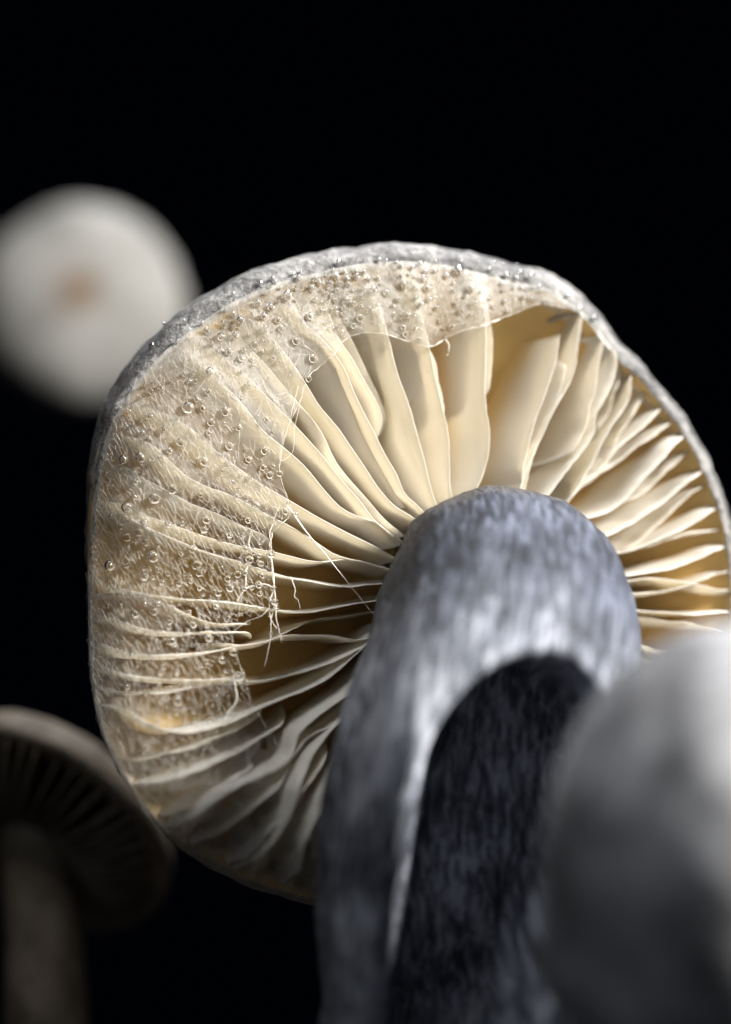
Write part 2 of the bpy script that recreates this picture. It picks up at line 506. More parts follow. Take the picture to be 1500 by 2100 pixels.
# --- gills: free edges traced along the photograph, rim to stem; (points, low, flags)
# flags: c = torn off square at the rim end, e = ends free before the stem
gills = [
    ([(215, 1412), (260, 1423), (340, 1420), (420, 1406), (500, 1396), (560, 1385)], 22, 'e'),
    ([(230, 1450), (300, 1482), (385, 1505), (420, 1497), (526, 1459), (596, 1429), (670, 1391), (730, 1340), (800, 1285)], 0, ''),
    ([(262, 1560), (340, 1550), (420, 1525), (490, 1497), (540, 1468), (590, 1430)], 24, 'e'),
    ([(400, 1680), (480, 1620), (560, 1580), (596, 1551), (610, 1505), (660, 1465), (715, 1425), (800, 1340)], 0, ''),
    ([(430, 1730), (520, 1660), (575, 1605), (602, 1553), (640, 1509), (690, 1487), (760, 1420), (840, 1340)], 18, ''),
    ([(520, 1780), (590, 1680), (628, 1585), (646, 1541), (670, 1509), (740, 1450), (850, 1350)], 5, ''),
    ([(195, 1360), (240, 1378), (320, 1392), (400, 1396), (470, 1396), (520, 1398), (608, 1382), (680, 1360), (740, 1332), (800, 1295)], 0, ''),
    ([(195, 1310), (230, 1328), (300, 1343), (360, 1344), (420, 1340), (480, 1329), (548, 1318), (576, 1308), (640, 1304), (690, 1303), (730, 1312), (800, 1296)], 3, ''),
    ([(190, 1262), (264, 1282), (340, 1298), (400, 1300), (480, 1297), (525, 1298), (575, 1312)], 6, 'e'),
    ([(440, 1318), (500, 1322), (560, 1312), (600, 1290), (650, 1270), (700, 1264), (800, 1248)], 30, ''),
    ([(300, 1222), (340, 1238), (396, 1262), (440, 1277), (500, 1280), (540, 1279), (572, 1262)], 14, 'e'),
    ([(190, 1168), (220, 1196), (280, 1216), (360, 1225), (480, 1239), (560, 1250), (646, 1256), (700, 1248), (764, 1234), (810, 1222)], 0, ''),
    ([(215, 1035), (290, 1078), (400, 1122), (480, 1148), (560, 1177), (640, 1192), (714, 1202), (760, 1197), (810, 1195)], 0, ''),
    ([(240, 1028), (300, 1060), (360, 1082), (420, 1100), (480, 1118), (560, 1134), (626, 1150), (668, 1154), (705, 1148), (790, 1165)], 4, ''),
    ([(240, 865), (270, 886), (320, 922), (370, 968), (430, 1000), (480, 1020), (560, 1062), (638, 1106), (690, 1138), (740, 1152), (810, 1172)], 0, ''),
    ([(225, 940), (280, 975), (350, 1010), (430, 1050), (500, 1078), (560, 1098), (620, 1125)], 26, 'e'),
    ([(235, 798), (270, 822), (350, 852), (400, 886), (450, 930), (510, 978), (598, 1032), (640, 1056), (700, 1086), (770, 1120), (820, 1150)], 0, ''),
    ([(330, 700), (380, 722), (420, 750), (460, 792), (510, 845), (540, 882), (576, 914), (620, 954), (674, 1012), (704, 1040), (736, 1058), (770, 1072), (820, 1120)], 0, ''),
    ([(370, 655), (398, 688), (440, 718), (472, 744), (510, 776), (550, 812), (592, 856), (626, 894), (674, 948), (700, 980), (744, 1032), (765, 1062), (830, 1112)], 0, ''),
    ([(430, 622), (470, 664), (510, 710), (560, 765), (618, 830), (640, 858), (662, 892), (684, 936), (712, 974), (748, 1018), (795, 1072), (830, 1100)], 16, ''),
    ([(485, 580), (530, 650), (574, 710), (596, 740), (616, 770), (630, 790), (658, 834), (690, 876), (720, 920), (742, 948), (780, 1000), (810, 1038), (845, 1064), (880, 1095)], 0, ''),
    ([(500, 720), (540, 775), (600, 860), (640, 920), (690, 985), (730, 1030)], 44, 'e'),
    ([(545, 556), (600, 628), (640, 676), (670, 704), (688, 726), (710, 760), (722, 792), (742, 838), (766, 884), (800, 948), (812, 968), (830, 1014), (860, 1040), (900, 1085)], 0, ''),
    ([(600, 625), (640, 690), (678, 736), (700, 786), (718, 826), (734, 870), (754, 916), (785, 975), (830, 1040)], 34, ''),
    ([(612, 540), (640, 590), (674, 648), (698, 698), (730, 750), (760, 806), (788, 862), (804, 918), (812, 945)], 12, 'e'),
    ([(735, 512), (752, 570), (772, 620), (794, 690), (816, 766), (840, 842), (860, 912), (870, 948), (886, 1010), (905, 1060)], 0, ''),
    ([(690, 545), (715, 600), (742, 660), (756, 710), (768, 765), (790, 830), (815, 900)], 55, 'e'),
    ([(818, 512), (840, 560), (865, 650), (882, 714), (892, 774), (908, 852), (920, 908), (924, 948), (926, 1005), (935, 1060)], 0, ''),
    ([(790, 560), (835, 640), (866, 720), (876, 780), (876, 815), (866, 850)], 48, 'e'),
    ([(872, 700), (890, 745), (900, 785), (910, 825), (915, 858), (908, 885)], 30, 'e'),
    ([(975, 530), (986, 570), (992, 620), (994, 666), (996, 750), (997, 840), (1002, 880), (1001, 925), (995, 960), (980, 1005), (975, 1060)], 0, ''),
    ([(996, 600), (1005, 660), (1009, 705), (1006, 760), (1001, 810), (990, 860)], 22, 'e'),
    ([(1148, 684), (1142, 730), (1119, 806), (1092, 882), (1076, 960), (1070, 1005), (1050, 1070)], 0, 'c'),
    ([(1157, 707), (1160, 750), (1146, 806), (1112, 882), (1084, 967), (1065, 1040)], 12, 'c'),
    ([(1188, 600), (1192, 640), (1190, 690), (1172, 768), (1130, 856), (1092, 940), (1072, 992), (1050, 1060)], 0, ''),
    ([(1225, 650), (1231, 690), (1226, 768), (1212, 834), (1196, 888), (1165, 935), (1140, 950), (1105, 962)], 4, 'e'),
    ([(1250, 690), (1262, 720), (1258, 768), (1240, 820), (1221, 856), (1218, 884), (1176, 948), (1126, 1018), (1080, 1075)], 0, ''),
    ([(1298, 770), (1292, 805), (1278, 842), (1250, 886), (1220, 944), (1164, 1038), (1120, 1095)], 2, ''),
    ([(1350, 845), (1320, 876), (1290, 900), (1230, 966), (1180, 1012), (1110, 1085)], 8, ''),
    ([(1385, 860), (1320, 910), (1270, 946), (1210, 992), (1160, 1040)], 20, 'e'),
    ([(1400, 895), (1355, 945), (1320, 980), (1290, 1016), (1240, 1054), (1195, 1066), (1130, 1110)], 0, ''),
    ([(1440, 970), (1380, 1015), (1320, 1056), (1270, 1088), (1225, 1110), (1150, 1140)], 0, ''),
    ([(1440, 1000), (1370, 1060), (1300, 1120), (1220, 1150)], 24, 'e'),
    ([(1330, 800), (1300, 850), (1262, 905), (1215, 970), (1180, 1010)], 30, 'e'),
    ([(1275, 730), (1272, 775), (1258, 820), (1232, 880), (1200, 930)], 34, 'e'),
    ([(1420, 920), (1370, 965), (1310, 1015), (1255, 1060)], 30, 'e'),
    ([(275, 1620), (350, 1600), (440, 1565), (520, 1525), (580, 1490), (640, 1440)], 12, 'e'),
    ([(330, 1690), (420, 1640), (500, 1590), (560, 1545)], 26, 'e'),
    ([(480, 1790), (560, 1700), (610, 1640), (660, 1570), (720, 1500)], 22, 'e'),
    ([(640, 560), (690, 640), (735, 730), (770, 800), (800, 870), (830, 930)], 40, 'e'),
]
a = 380.0
while a > 236.0:
    full = (int(a) % 3) != 0
    rr = np.linspace(0.965, 0.30 if full else 0.55, 7)
    bend = rng.uniform(-5, 5)
    x, y = at_polar(a + bend * np.sin(np.linspace(0, 3, 7)), rr)
    gills.append((list(zip(x, y)), 0 if full else 20, '' if full else 'e'))
    a -= rng.uniform(4.0, 5.6)

edge_pts = []


def make_gill(pts, low, flags, k):
    n = 34
    pts = [tuple(p) for p in pts]
    th0, r0 = polar(np.array(pts[0]))
    s0 = r0 / R_out(th0)
    side = th0 < 62 or th0 > 262
    sa = float(s_attach(th0)) + (0.006 if side else -0.03)
    if 'c' not in flags and s0 < sa:            # carry the gill on to the margin
        x, y = at_polar(float(th0), sa)
        if low < 25 or s0 > .8:
            pts = [(float(x), float(y))] + pts
    if 'c' not in flags and s0 > sa:
        x, y = at_polar(float(th0), sa)
        pts = [(float(x), float(y))] + pts[1:]
    p = catmull(pts, n)
    x, y = p[:, 0], p[:, 1]
    s = s_of(x, y)
    t = np.linspace(0, 1, n)
    ph = rng.uniform(0, 50)
    rough = np.array([noise3(q * 0.035, ph, 3) for q in np.arange(n) * 18.0])
    rough2 = np.array([noise3(q * 0.16, ph, 7) for q in np.arange(n) * 18.0])
    z = zE(x, y)
    E0 = P(x, y, z)
    h = h_of(s, polar(np.stack([x, y], -1))[0])
    root = E0 - G * (h + 6 + 14 * sstep(0.85, 0.95, s))[:, None] * U
    E = P(x + 1.6 * rough2, y + 1.6 * rough2, z - np.minimum(low, h * 0.75) + 4 * rough)
    if 'e' in flags:                            # the free end dives back to the flesh
        f = 1 - np.clip((t - 0.72) / 0.28, 0, 1) ** 2.2
        E = root + (E - root) * np.maximum(f, 0.02)[:, None]
    if 'c' not in flags:
        if side:            # meets the lip just below its inner edge
            E = E + np.array([0.0, 1.0, 0.0]) * (17 * U * (1 - sstep(0, 0.07, t)))[:, None]
        else:
            f = np.maximum(sstep(-0.03, 0.07, t), 0.12)
            E = root + (E - root) * f[:, None]
    elif low > 10:
        f = np.maximum(np.sqrt(np.clip(t / 0.12, 0, 1)), 0.55)
        E = root + (E - root) * f[:, None]
    nv = 8
    vv = np.linspace(0, 1, nv)
    tang = np.gradient(E0, axis=0); tang /= np.linalg.norm(tang, axis=1)[:, None]
    nor = np.cross(tang, G); nor /= np.linalg.norm(nor, axis=1)[:, None]
    amp = rng.uniform(-6, 6)
    sheets = []
    wave = np.array([[noise3(i * 0.16, j * 0.35, ph + 20) for j in range(nv)] for i in range(n)])
    mid = root[:, None, :] + (E - root)[:, None, :] * vv[None, :, None]
    bow = amp * np.sin(vv * math.pi)[None, :] + 6 * wave * (vv * (1.15 - vv) * 3)[None, :] + 3 * wave * vv[None, :]
    if 'c' in flags:
        bow = bow * 0.8
    mid = mid + nor[:, None, :] * (bow * U)[:, :, None]
    th = (9.5 - 7.6 * vv ** 0.7) * U
    th = np.repeat(th[None, :], n, 0)
    Aa = mid + nor[:, None, :] * th[:, :, None] / 2
    Bb = mid - nor[:, None, :] * th[:, :, None] / 2
    crest = mid[:, -1, :] + G * 0.8 * U
    V = np.concatenate([Aa.reshape(-1, 3), Bb.reshape(-1, 3), crest])
    o2, o3 = n * nv, 2 * n * nv
    F = grid_faces(n, nv)
    F += [tuple(reversed(f)) for f in grid_faces(n, nv, False, o2)]
    for i in range(n - 1):
        a0, a1 = i * nv + nv - 1, (i + 1) * nv + nv - 1
        F.append((a0, a1, o3 + i + 1, o3 + i))
        F.append((o3 + i, o3 + i + 1, o2 + a1, o2 + a0))
    for i in (0, n - 1):                        # close both ends
        for j in range(nv - 1):
            q = (i * nv + j, i * nv + j + 1, o2 + i * nv + j + 1, o2 + i * nv + j)
            F.append(q if i else q[::-1])
        q = (i * nv + nv - 1, o3 + i, o2 + i * nv + nv - 1)
        F.append(q if i else q[::-1])
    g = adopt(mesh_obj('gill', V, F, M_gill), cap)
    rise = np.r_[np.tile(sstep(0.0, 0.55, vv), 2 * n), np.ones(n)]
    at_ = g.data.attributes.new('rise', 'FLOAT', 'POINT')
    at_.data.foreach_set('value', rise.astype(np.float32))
    if 'c' in flags and k == 'big':
        g['label'] = 'broad gill torn off square at its outer end'
    if low <= 6:
        edge_pts.append(np.stack([x, y], 1))
    return g


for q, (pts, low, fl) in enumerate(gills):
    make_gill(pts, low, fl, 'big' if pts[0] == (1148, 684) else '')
EP = np.concatenate(edge_pts)


# --- stem: bends from under the cap towards the viewer and down to the soil
sp = np.array([(985, 1235, -170, 205), (1002, 1230, -70, 216), (1026, 1246, 40, 244), (1040, 1285, 140, 270), (1034, 1365, 235, 284),
               (1006, 1480, 310, 300), (986, 1630, 360, 310), (978, 1820, 380, 318), (978, 2100, 380, 330), (978, 2400, 380, 345),
               (978, 2900, 380, 360), (978, 3500, 370, 375)], float)


def catmull3(p, n):
    seg_ = np.r_[0, np.cumsum(np.linalg.norm(np.diff(p[:, :3], axis=0), axis=1))]
    tt_ = seg_[-1] * np.linspace(0, 1, n) ** 1.35
    m_ = np.gradient(p, seg_, axis=0)
    i_ = np.clip(np.searchsorted(seg_, tt_, 'right') - 1, 0, len(p) - 2)
    h_ = (seg_[i_ + 1] - seg_[i_])[:, None]
    u_ = (tt_ - seg_[i_])[:, None] / h_
    return ((2 * u_**3 - 3 * u_**2 + 1) * p[i_] + (u_**3 - 2 * u_**2 + u_) * h_ * m_[i_]
            + (-2 * u_**3 + 3 * u_**2) * p[i_ + 1] + (u_**3 - u_**2) * h_ * m_[i_ + 1])


NS = 170
sp3 = catmull3(sp, NS)
seg = P(sp3[:, 0], sp3[:, 1], sp3[:, 2])
tg = np.gradient(seg, axis=0); tg /= np.linalg.norm(tg, axis=1)[:, None]
NA = 190
ang = np.linspace(0, 2 * math.pi, NA, endpoint=False)
rad = sp3[:, 3] * (D - sp3[:, 2]) / D * U
V = np.zeros((NS, NA, 3)); patch = np.zeros((NS, NA)); tone = np.zeros((NS, NA)); fibv = np.zeros((NS, NA, 3))
along = np.r_[0, np.cumsum(np.linalg.norm(np.diff(seg, axis=0), axis=1))] / U / 100
for i in range(NS):
    xa = np.array([1.0, 0, 0]); xa -= tg[i] * xa.dot(tg[i]); xa /= np.linalg.norm(xa)
    ya = np.cross(tg[i], xa)
    for j in range(NA):
        c, s = math.cos(ang[j]), math.sin(ang[j])
        k = 1 + 0.08 * noise3(c * 1.5, s * 1.5, along[i] * 0.3) + 0.026 * noise3(c * 4, s * 4, along[i] * .9) + 0.012 * noise3(c * 12, s * 12, along[i] * 2) + 0.006 * noise3(c * 30, s * 30, along[i] * 4)
        v = seg[i] + rad[i] * k * (xa * c + ya * s)
        # the hollow worn into the stem on the side of the pale cap
        depth = -v[1] / U
        kk = (D - depth) / D * U
        ix, iy = v[0] / kk + 750, 1050 - v[2] / kk
        e = ((ix - 1070 + 0.22 * (iy - 1500)) / 190) ** 2 + ((iy - 1600) / (250 if iy < 1600 else 1100)) ** 2
        if depth > sp3[i, 2] - 30:
            wgt = float(sstep(1.15, 0.45, e)) * float(sstep(-30, 90, depth - sp3[i, 2])) * (1 - float(sstep(2150, 2500, iy)))
            nd_ = depth + (sp3[i, 2] - 120 - depth) * wgt
            v[1] = -nd_ * U
        V[i, j] = v
        w_ = noise3(c * 3, s * 3, 2)
        fibv[i, j] = (c * 2.6, s * 2.6, along[i] * 0.33)
        patch[i, j] = 0.9 * float(sstep(120, 20, sp3[i, 2] + 50 * w_))
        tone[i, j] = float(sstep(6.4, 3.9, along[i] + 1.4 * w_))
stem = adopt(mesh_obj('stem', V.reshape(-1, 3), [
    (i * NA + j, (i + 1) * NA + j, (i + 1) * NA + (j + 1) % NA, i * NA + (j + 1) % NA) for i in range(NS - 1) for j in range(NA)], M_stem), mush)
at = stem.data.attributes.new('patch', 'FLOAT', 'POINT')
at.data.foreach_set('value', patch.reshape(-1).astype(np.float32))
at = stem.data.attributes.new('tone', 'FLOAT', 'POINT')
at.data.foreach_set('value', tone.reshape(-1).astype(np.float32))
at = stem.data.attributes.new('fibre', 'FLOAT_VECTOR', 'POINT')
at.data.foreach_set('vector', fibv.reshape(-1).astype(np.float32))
stem['label'] = 'thick grey fibrous stem with a dark hollow'

# ------------------------------------------------------------------ veil
inner = [(1262, 702), (1232, 668), (1190, 642), (1150, 629), (1100, 625), (1060, 640), (1000, 665), (960, 675), (920, 690),
         (884, 711), (840, 700), (785, 685), (745, 682), (715, 692), (700, 703), (688, 722), (668, 742), (640, 765), (625, 790),
         (610, 835), (595, 865), (580, 905), (573, 945), (578, 985), (592, 1028), (600, 1052), (562, 1088), (552, 1130),
         (560, 1180), (562, 1232), (540, 1260), (505, 1276), (478, 1300), (482, 1340), (503, 1390), (515, 1430), (530, 1465),
         (555, 1505), (575, 1550), (600, 1590), (650, 1670), (715, 1745), (790, 1810), (850, 1850)]
ic = catmull(inner, 900)
ith, ir = polar(ic)
ir = ir + np.array([(2.5 + 3.5 * float(sstep(140, 165, t_))) * noise3(i * .045, 3, 1) + 2.2 * noise3(i * .16, 8, 1) for i, t_ in enumerate(ith)])
o = np.argsort(ith)
T0, T1 = 60.5, 259.0


def s_in(th):
    return np.interp(th, ith[o], ir[o]) / R_out(th)


NVT, NVS = 330, 46
vth = np.linspace(T0, T1, NVT)


def drape(x, y):
    """height of the veil over the gill edges: lies on them, sags between"""
    x = np.atleast_1d(x); y = np.atleast_1d(y)
    d = np.empty(len(x))
    for i in range(0, len(x), 4000):
        q = (x[i:i + 4000, None] - EP[None, :, 0]) ** 2 + (y[i:i + 4000, None] - EP[None, :, 1]) ** 2
        d[i:i + 4000] = np.sqrt(q.min(1))
    return d


def veil_z(x, y, s, th, d=None):
    if d is None: d = drape(x, y)
    f = sstep(0.99, 0.90, s / s_attach(th))
    return zE(x, y) + (9 - 8 * sstep(4, 34, d)) * f - 2 * (1 - f)


si = np.minimum(s_in(vth), s_attach(vth) - 0.004)
sa = s_attach(vth) + 0.006
uu = np.linspace(0, 1, NVS)
S = si[:, None] + (sa - si)[:, None] * uu[None, :]
TH = np.repeat(vth[:, None], NVS, 1)
x, y = at_polar(TH.ravel(), S.ravel())
dd = drape(x, y)
z = veil_z(x, y, S.ravel(), TH.ravel(), dd)
z += np.array([3.0 * noise3(a_ * .03, b_ * .03, 1) + 1.5 * noise3(a_ * .09, b_ * .09, 4) for a_, b_ in zip(x, y)])
veil = mesh_obj('veil', P(x, y, z), grid_faces(NVT, NVS), M_film)
adopt(veil, mush)
top = sstep(172, 138, TH.ravel())
u_ = np.repeat(uu[None, :], NVT, 0).ravel()
cover = (0.0 + 0.27 * sstep(0.42, 1.0, u_)) * (1 - top) + top * (0.12 + 0.24 * u_)
cover *= 1 + 0.9 * sstep(16, 2, dd)
cover += 0.16 * sstep(0.90, 1.0, u_)
cover *= 0.6 + 0.4 * sstep(0.0, 0.03, u_)
at = veil.data.attributes.new('cover', 'FLOAT', 'POINT')
at.data.foreach_set('value', np.clip(cover, 0, 1).astype(np.float32))
veil['label'] = 'torn white veil stretched from the margin over the gills'


def segs_mesh(name, A, B, r0, mat, parent):
    """thin three-sided strands from A to B"""
    A = np.asarray(A); B = np.asarray(B)
    t = B - A
    ln = np.linalg.norm(t, axis=1)
    keep = ln > 1e-9
    A, B, t, r0 = A[keep], B[keep], t[keep] / ln[keep][:, None], np.asarray(r0)[keep]
    a_ = np.cross(t, [0, -1.0, 0.03]); a_ /= np.linalg.norm(a_, axis=1)[:, None] + 1e-12
    b_ = np.cross(t, a_)
    vs = []
    for E_ in (A, B):
        for k in range(3):
            w_ = 2 * math.pi * k / 3
            vs.append(E_ + r0[:, None] * (math.cos(w_) * a_ + math.sin(w_) * b_))
    V = np.stack(vs, 1).reshape(-1, 3)
    n = len(A)
    F = []
    for i in range(n):
        q = i * 6
        F += [(q, q + 1, q + 4, q + 3), (q + 1, q + 2, q + 5, q + 4), (q + 2, q, q + 3, q + 5)]
    ob = mesh_obj(name, V, F, mat)
    adopt(ob, parent)
    tag(ob, kind='stuff')
    return ob


# net of fibres over the side of the cap (cells from a scattered set of points, drawn long)
ca, sa_ = math.cos(math.radians(62)), math.sin(math.radians(62))
ST = 4.0


def to_net(px, py):
    return (px * ca + py * sa_) / ST, -px * sa_ + py * ca


def from_net(a_, b_):
    return a_ * ST * ca - b_ * sa_, a_ * ST * sa_ + b_ * ca


def net(x0, x1, y0, y1, cell, inside):
    xs, ys = np.meshgrid(np.arange(x0, x1, 2.0), np.arange(y0, y1, 2.0))
    a_, b_ = to_net(xs.ravel(), ys.ravel())
    lo, hi = (a_.min(), b_.min()), (a_.max(), b_.max())
    ga, gb = np.meshgrid(np.arange(lo[0], hi[0], cell), np.arange(lo[1], hi[1], cell))
    pa = ga.ravel() + rng.uniform(-.46, .46, ga.size) * cell
    pb = gb.ravel() + rng.uniform(-.46, .46, ga.size) * cell
    px, py = from_net(pa, pb)
    k = inside(px, py, 12)
    pa, pb = pa[k], pb[k]
    vco, _, fc, *_ = delaunay_2d_cdt([Vector((p_, q_)) for p_, q_ in zip(pa, pb)], [], [], 0, 1e-6)
    cen = np.array([np.mean([vco[i] for i in f], axis=0) for f in fc])
    ed = {}
    pairs = []
    for i, f in enumerate(fc):
        for q in range(3):
            e = tuple(sorted((f[q], f[(q + 1) % 3])))
            if e in ed: pairs.append((ed[e], i))
            else: ed[e] = i
    pr = np.array(pairs)
    cx, cyy = from_net(cen[:, 0], cen[:, 1])
    ok = inside(cx, cyy, 0)
    ln = np.hypot(cx[pr[:, 0]] - cx[pr[:, 1]], cyy[pr[:, 0]] - cyy[pr[:, 1]])
    pr = pr[ok[pr[:, 0]] & ok[pr[:, 1]] & (ln < cell * 9)]
    return cx, cyy, pr


def in_veil(px, py, pad, tmin=136, tmax=252):
    th, r = polar(np.stack([px, py], -1))
    s = r / R_out(th)
    return (th > tmin) & (th < tmax) & (r > s_in(th) * R_out(th) - pad) & (s < s_attach(th) + 0.004 + pad / 700)


cx, cyy, pr = net(170, 760, 600, 1790, 7.5, in_veil)
th_, r_ = polar(np.stack([cx, cyy], -1))
zz = veil_z(cx, cyy, r_ / R_out(th_), th_) + 2.5 + rng.uniform(-1.5, 1.5, len(cx))
W = P(cx, cyy, zz)
dens = sstep(138, 158, th_)[pr[:, 0]]
pr = pr[rng.uniform(0, 1, len(pr)) < 0.10 + 0.72 * dens]
fib = segs_mesh('fibre_net', W[pr[:, 0]], W[pr[:, 1]], rng.uniform(0.16, 0.36, len(pr)) * U, M_fibre, veil)
fib['label'] = 'lacy net of white fibres'

# loose fibres lying on the film
A_, B_, R_ = [], [], []
for _ in range(1900):
    th0 = rng.uniform(64, 250)
    u0 = rng.uniform(0.02, 0.97)
    s0 = s_in(th0) + (s_attach(th0) - s_in(th0)) * u0
    x0, y0 = at_polar(th0, s0)
    dirn = math.radians(rng.normal(62, 28))
    L_ = rng.uniform(14, 60)
    n_ = 6
    crv = rng.normal(0, 0.012)
    xs, ys = [float(x0)], [float(y0)]
    for q in range(n_):
        dirn += crv * L_ / n_ + rng.normal(0, 0.08)
        xs.append(xs[-1] + math.cos(dirn) * L_ / n_); ys.append(ys[-1] + math.sin(dirn) * L_ / n_)
    xs = np.array(xs); ys = np.array(ys)
    if not in_veil(xs, ys, 0, 61, 256).all():
        continue
    A_.append((xs[:-1], ys[:-1])); B_.append((xs[1:], ys[1:])); R_.append(np.full(n_, rng.uniform(0.16, 0.4) * (0.8 if th0 < 120 else 1)))


def lift(q, extra):
    xs = np.concatenate([a_[0] for a_ in q]); ys = np.concatenate([a_[1] for a_ in q])
    th, r = polar(np.stack([xs, ys], -1))
    return P(xs, ys, veil_z(xs, ys, r / R_out(th), th) + extra)


fuzz = segs_mesh('loose_fibres', lift(A_, 2.0), lift(B_, 2.0), np.concatenate(R_) * U, M_fibre, veil)
fuzz['label'] = 'fine loose white fibres on the veil'

# rolled edge of the veil
eth = np.linspace(T0 + 1, T1 - 1, 620)
er = s_in(eth)
ex, ey = at_polar(eth, er)
ez = veil_z(ex, ey, er, eth) + 1.0
rr = (0.3 + 2.2 * np.array([abs(noise3(i * .13, 9, 0)) for i in range(620)])) * U
rr *= np.interp(eth, [60, 85, 110, 140, 180, 260], [.6, 1.0, 1.0, .7, .8, .7])
V, F = tube(P(ex, ey, ez), rr, 5)
adopt(mesh_obj('veil_edge', V, F, M_fibre), veil)

threads = [
    ([(588, 1036, 6), (610, 1066, 6), (640, 1105, 6), (662, 1130, 8), (690, 1165, 10), (730, 1215, 14), (772, 1268, 30)], 3.0, .45),
    ([(556, 1136, 6), (560, 1170, 6), (563, 1205, 6), (565, 1240, 6), (556, 1270, 6), (556, 1300, 6), (550, 1335, 6), (543, 1370, 4)], 2.2, .7),
    ([(567, 1246, 6), (566, 1265, 6), (571, 1285, 6), (578, 1316, 6)], 1.9, 1.1),
    ([(563, 1205, 6), (552, 1245, 6), (558, 1275, 6), (568, 1290, 6)], 1.6, 1.1),
    ([(597, 1184, 6), (606, 1214, 6), (605, 1224, 6), (611, 1230, 6), (616, 1250, 5)], 1.6, .6),
    ([(512, 1146, 6), (505, 1175, 6), (502, 1207, 6), (484, 1236, 6)], 2.4, .9),
    ([(574, 965, 6), (577, 930, 6), (590, 880, 6), (612, 792, 6)], .8, .7),
    ([(575, 912, 6), (577, 945, 6), (597, 932, 6), (604, 880, 6), (622, 800, 6)], .8, .6),
    ([(560, 1070, 6), (568, 1050, 6), (575, 1035, 6)], .8, .7),
    ([(560, 1076, 6), (553, 1092, 6), (556, 1115, 6), (556, 1136, 6)], 1.8, 1.4),
    ([(514, 1092, 6), (511, 1118, 6), (517, 1133, 6)], 1.8, 1.4),
    ([(502, 1207, 6), (518, 1203, 6), (533, 1198, 6), (550, 1200, 6), (562, 1207, 6)], 2.6, 1.6),
    ([(482, 1398, 6), (484, 1440, 6), (470, 1460, 6), (460, 1480, 6)], 2.4, 1.4),
    ([(914, 696, 6), (921, 708, 7), (920, 722, 8)], 2.2, 1.0),
    ([(560, 1178, 6), (575, 1182, 6), (597, 1184, 6)], 1.4, .6),
]
for pts, r0, r1 in threads:
    c_ = catmull(pts, 40)
    tt = np.linspace(0, 1, 40)
    wob = np.array([noise3(i * .3, r0 * 9, pts[0][0]) for i in range(40)]) * 1.4
    V, F = tube(P(c_[:, 0] + wob, c_[:, 1], zE(c_[:, 0], c_[:, 1]) + c_[:, 2]),
                (r0 + (r1 - r0) * tt) * 0.6 * U * (1 + .3 * np.array([noise3(i * .5, 4, r0) for i in range(40)])), 6)
    adopt(mesh_obj('thread', V, F, M_fibre), veil)

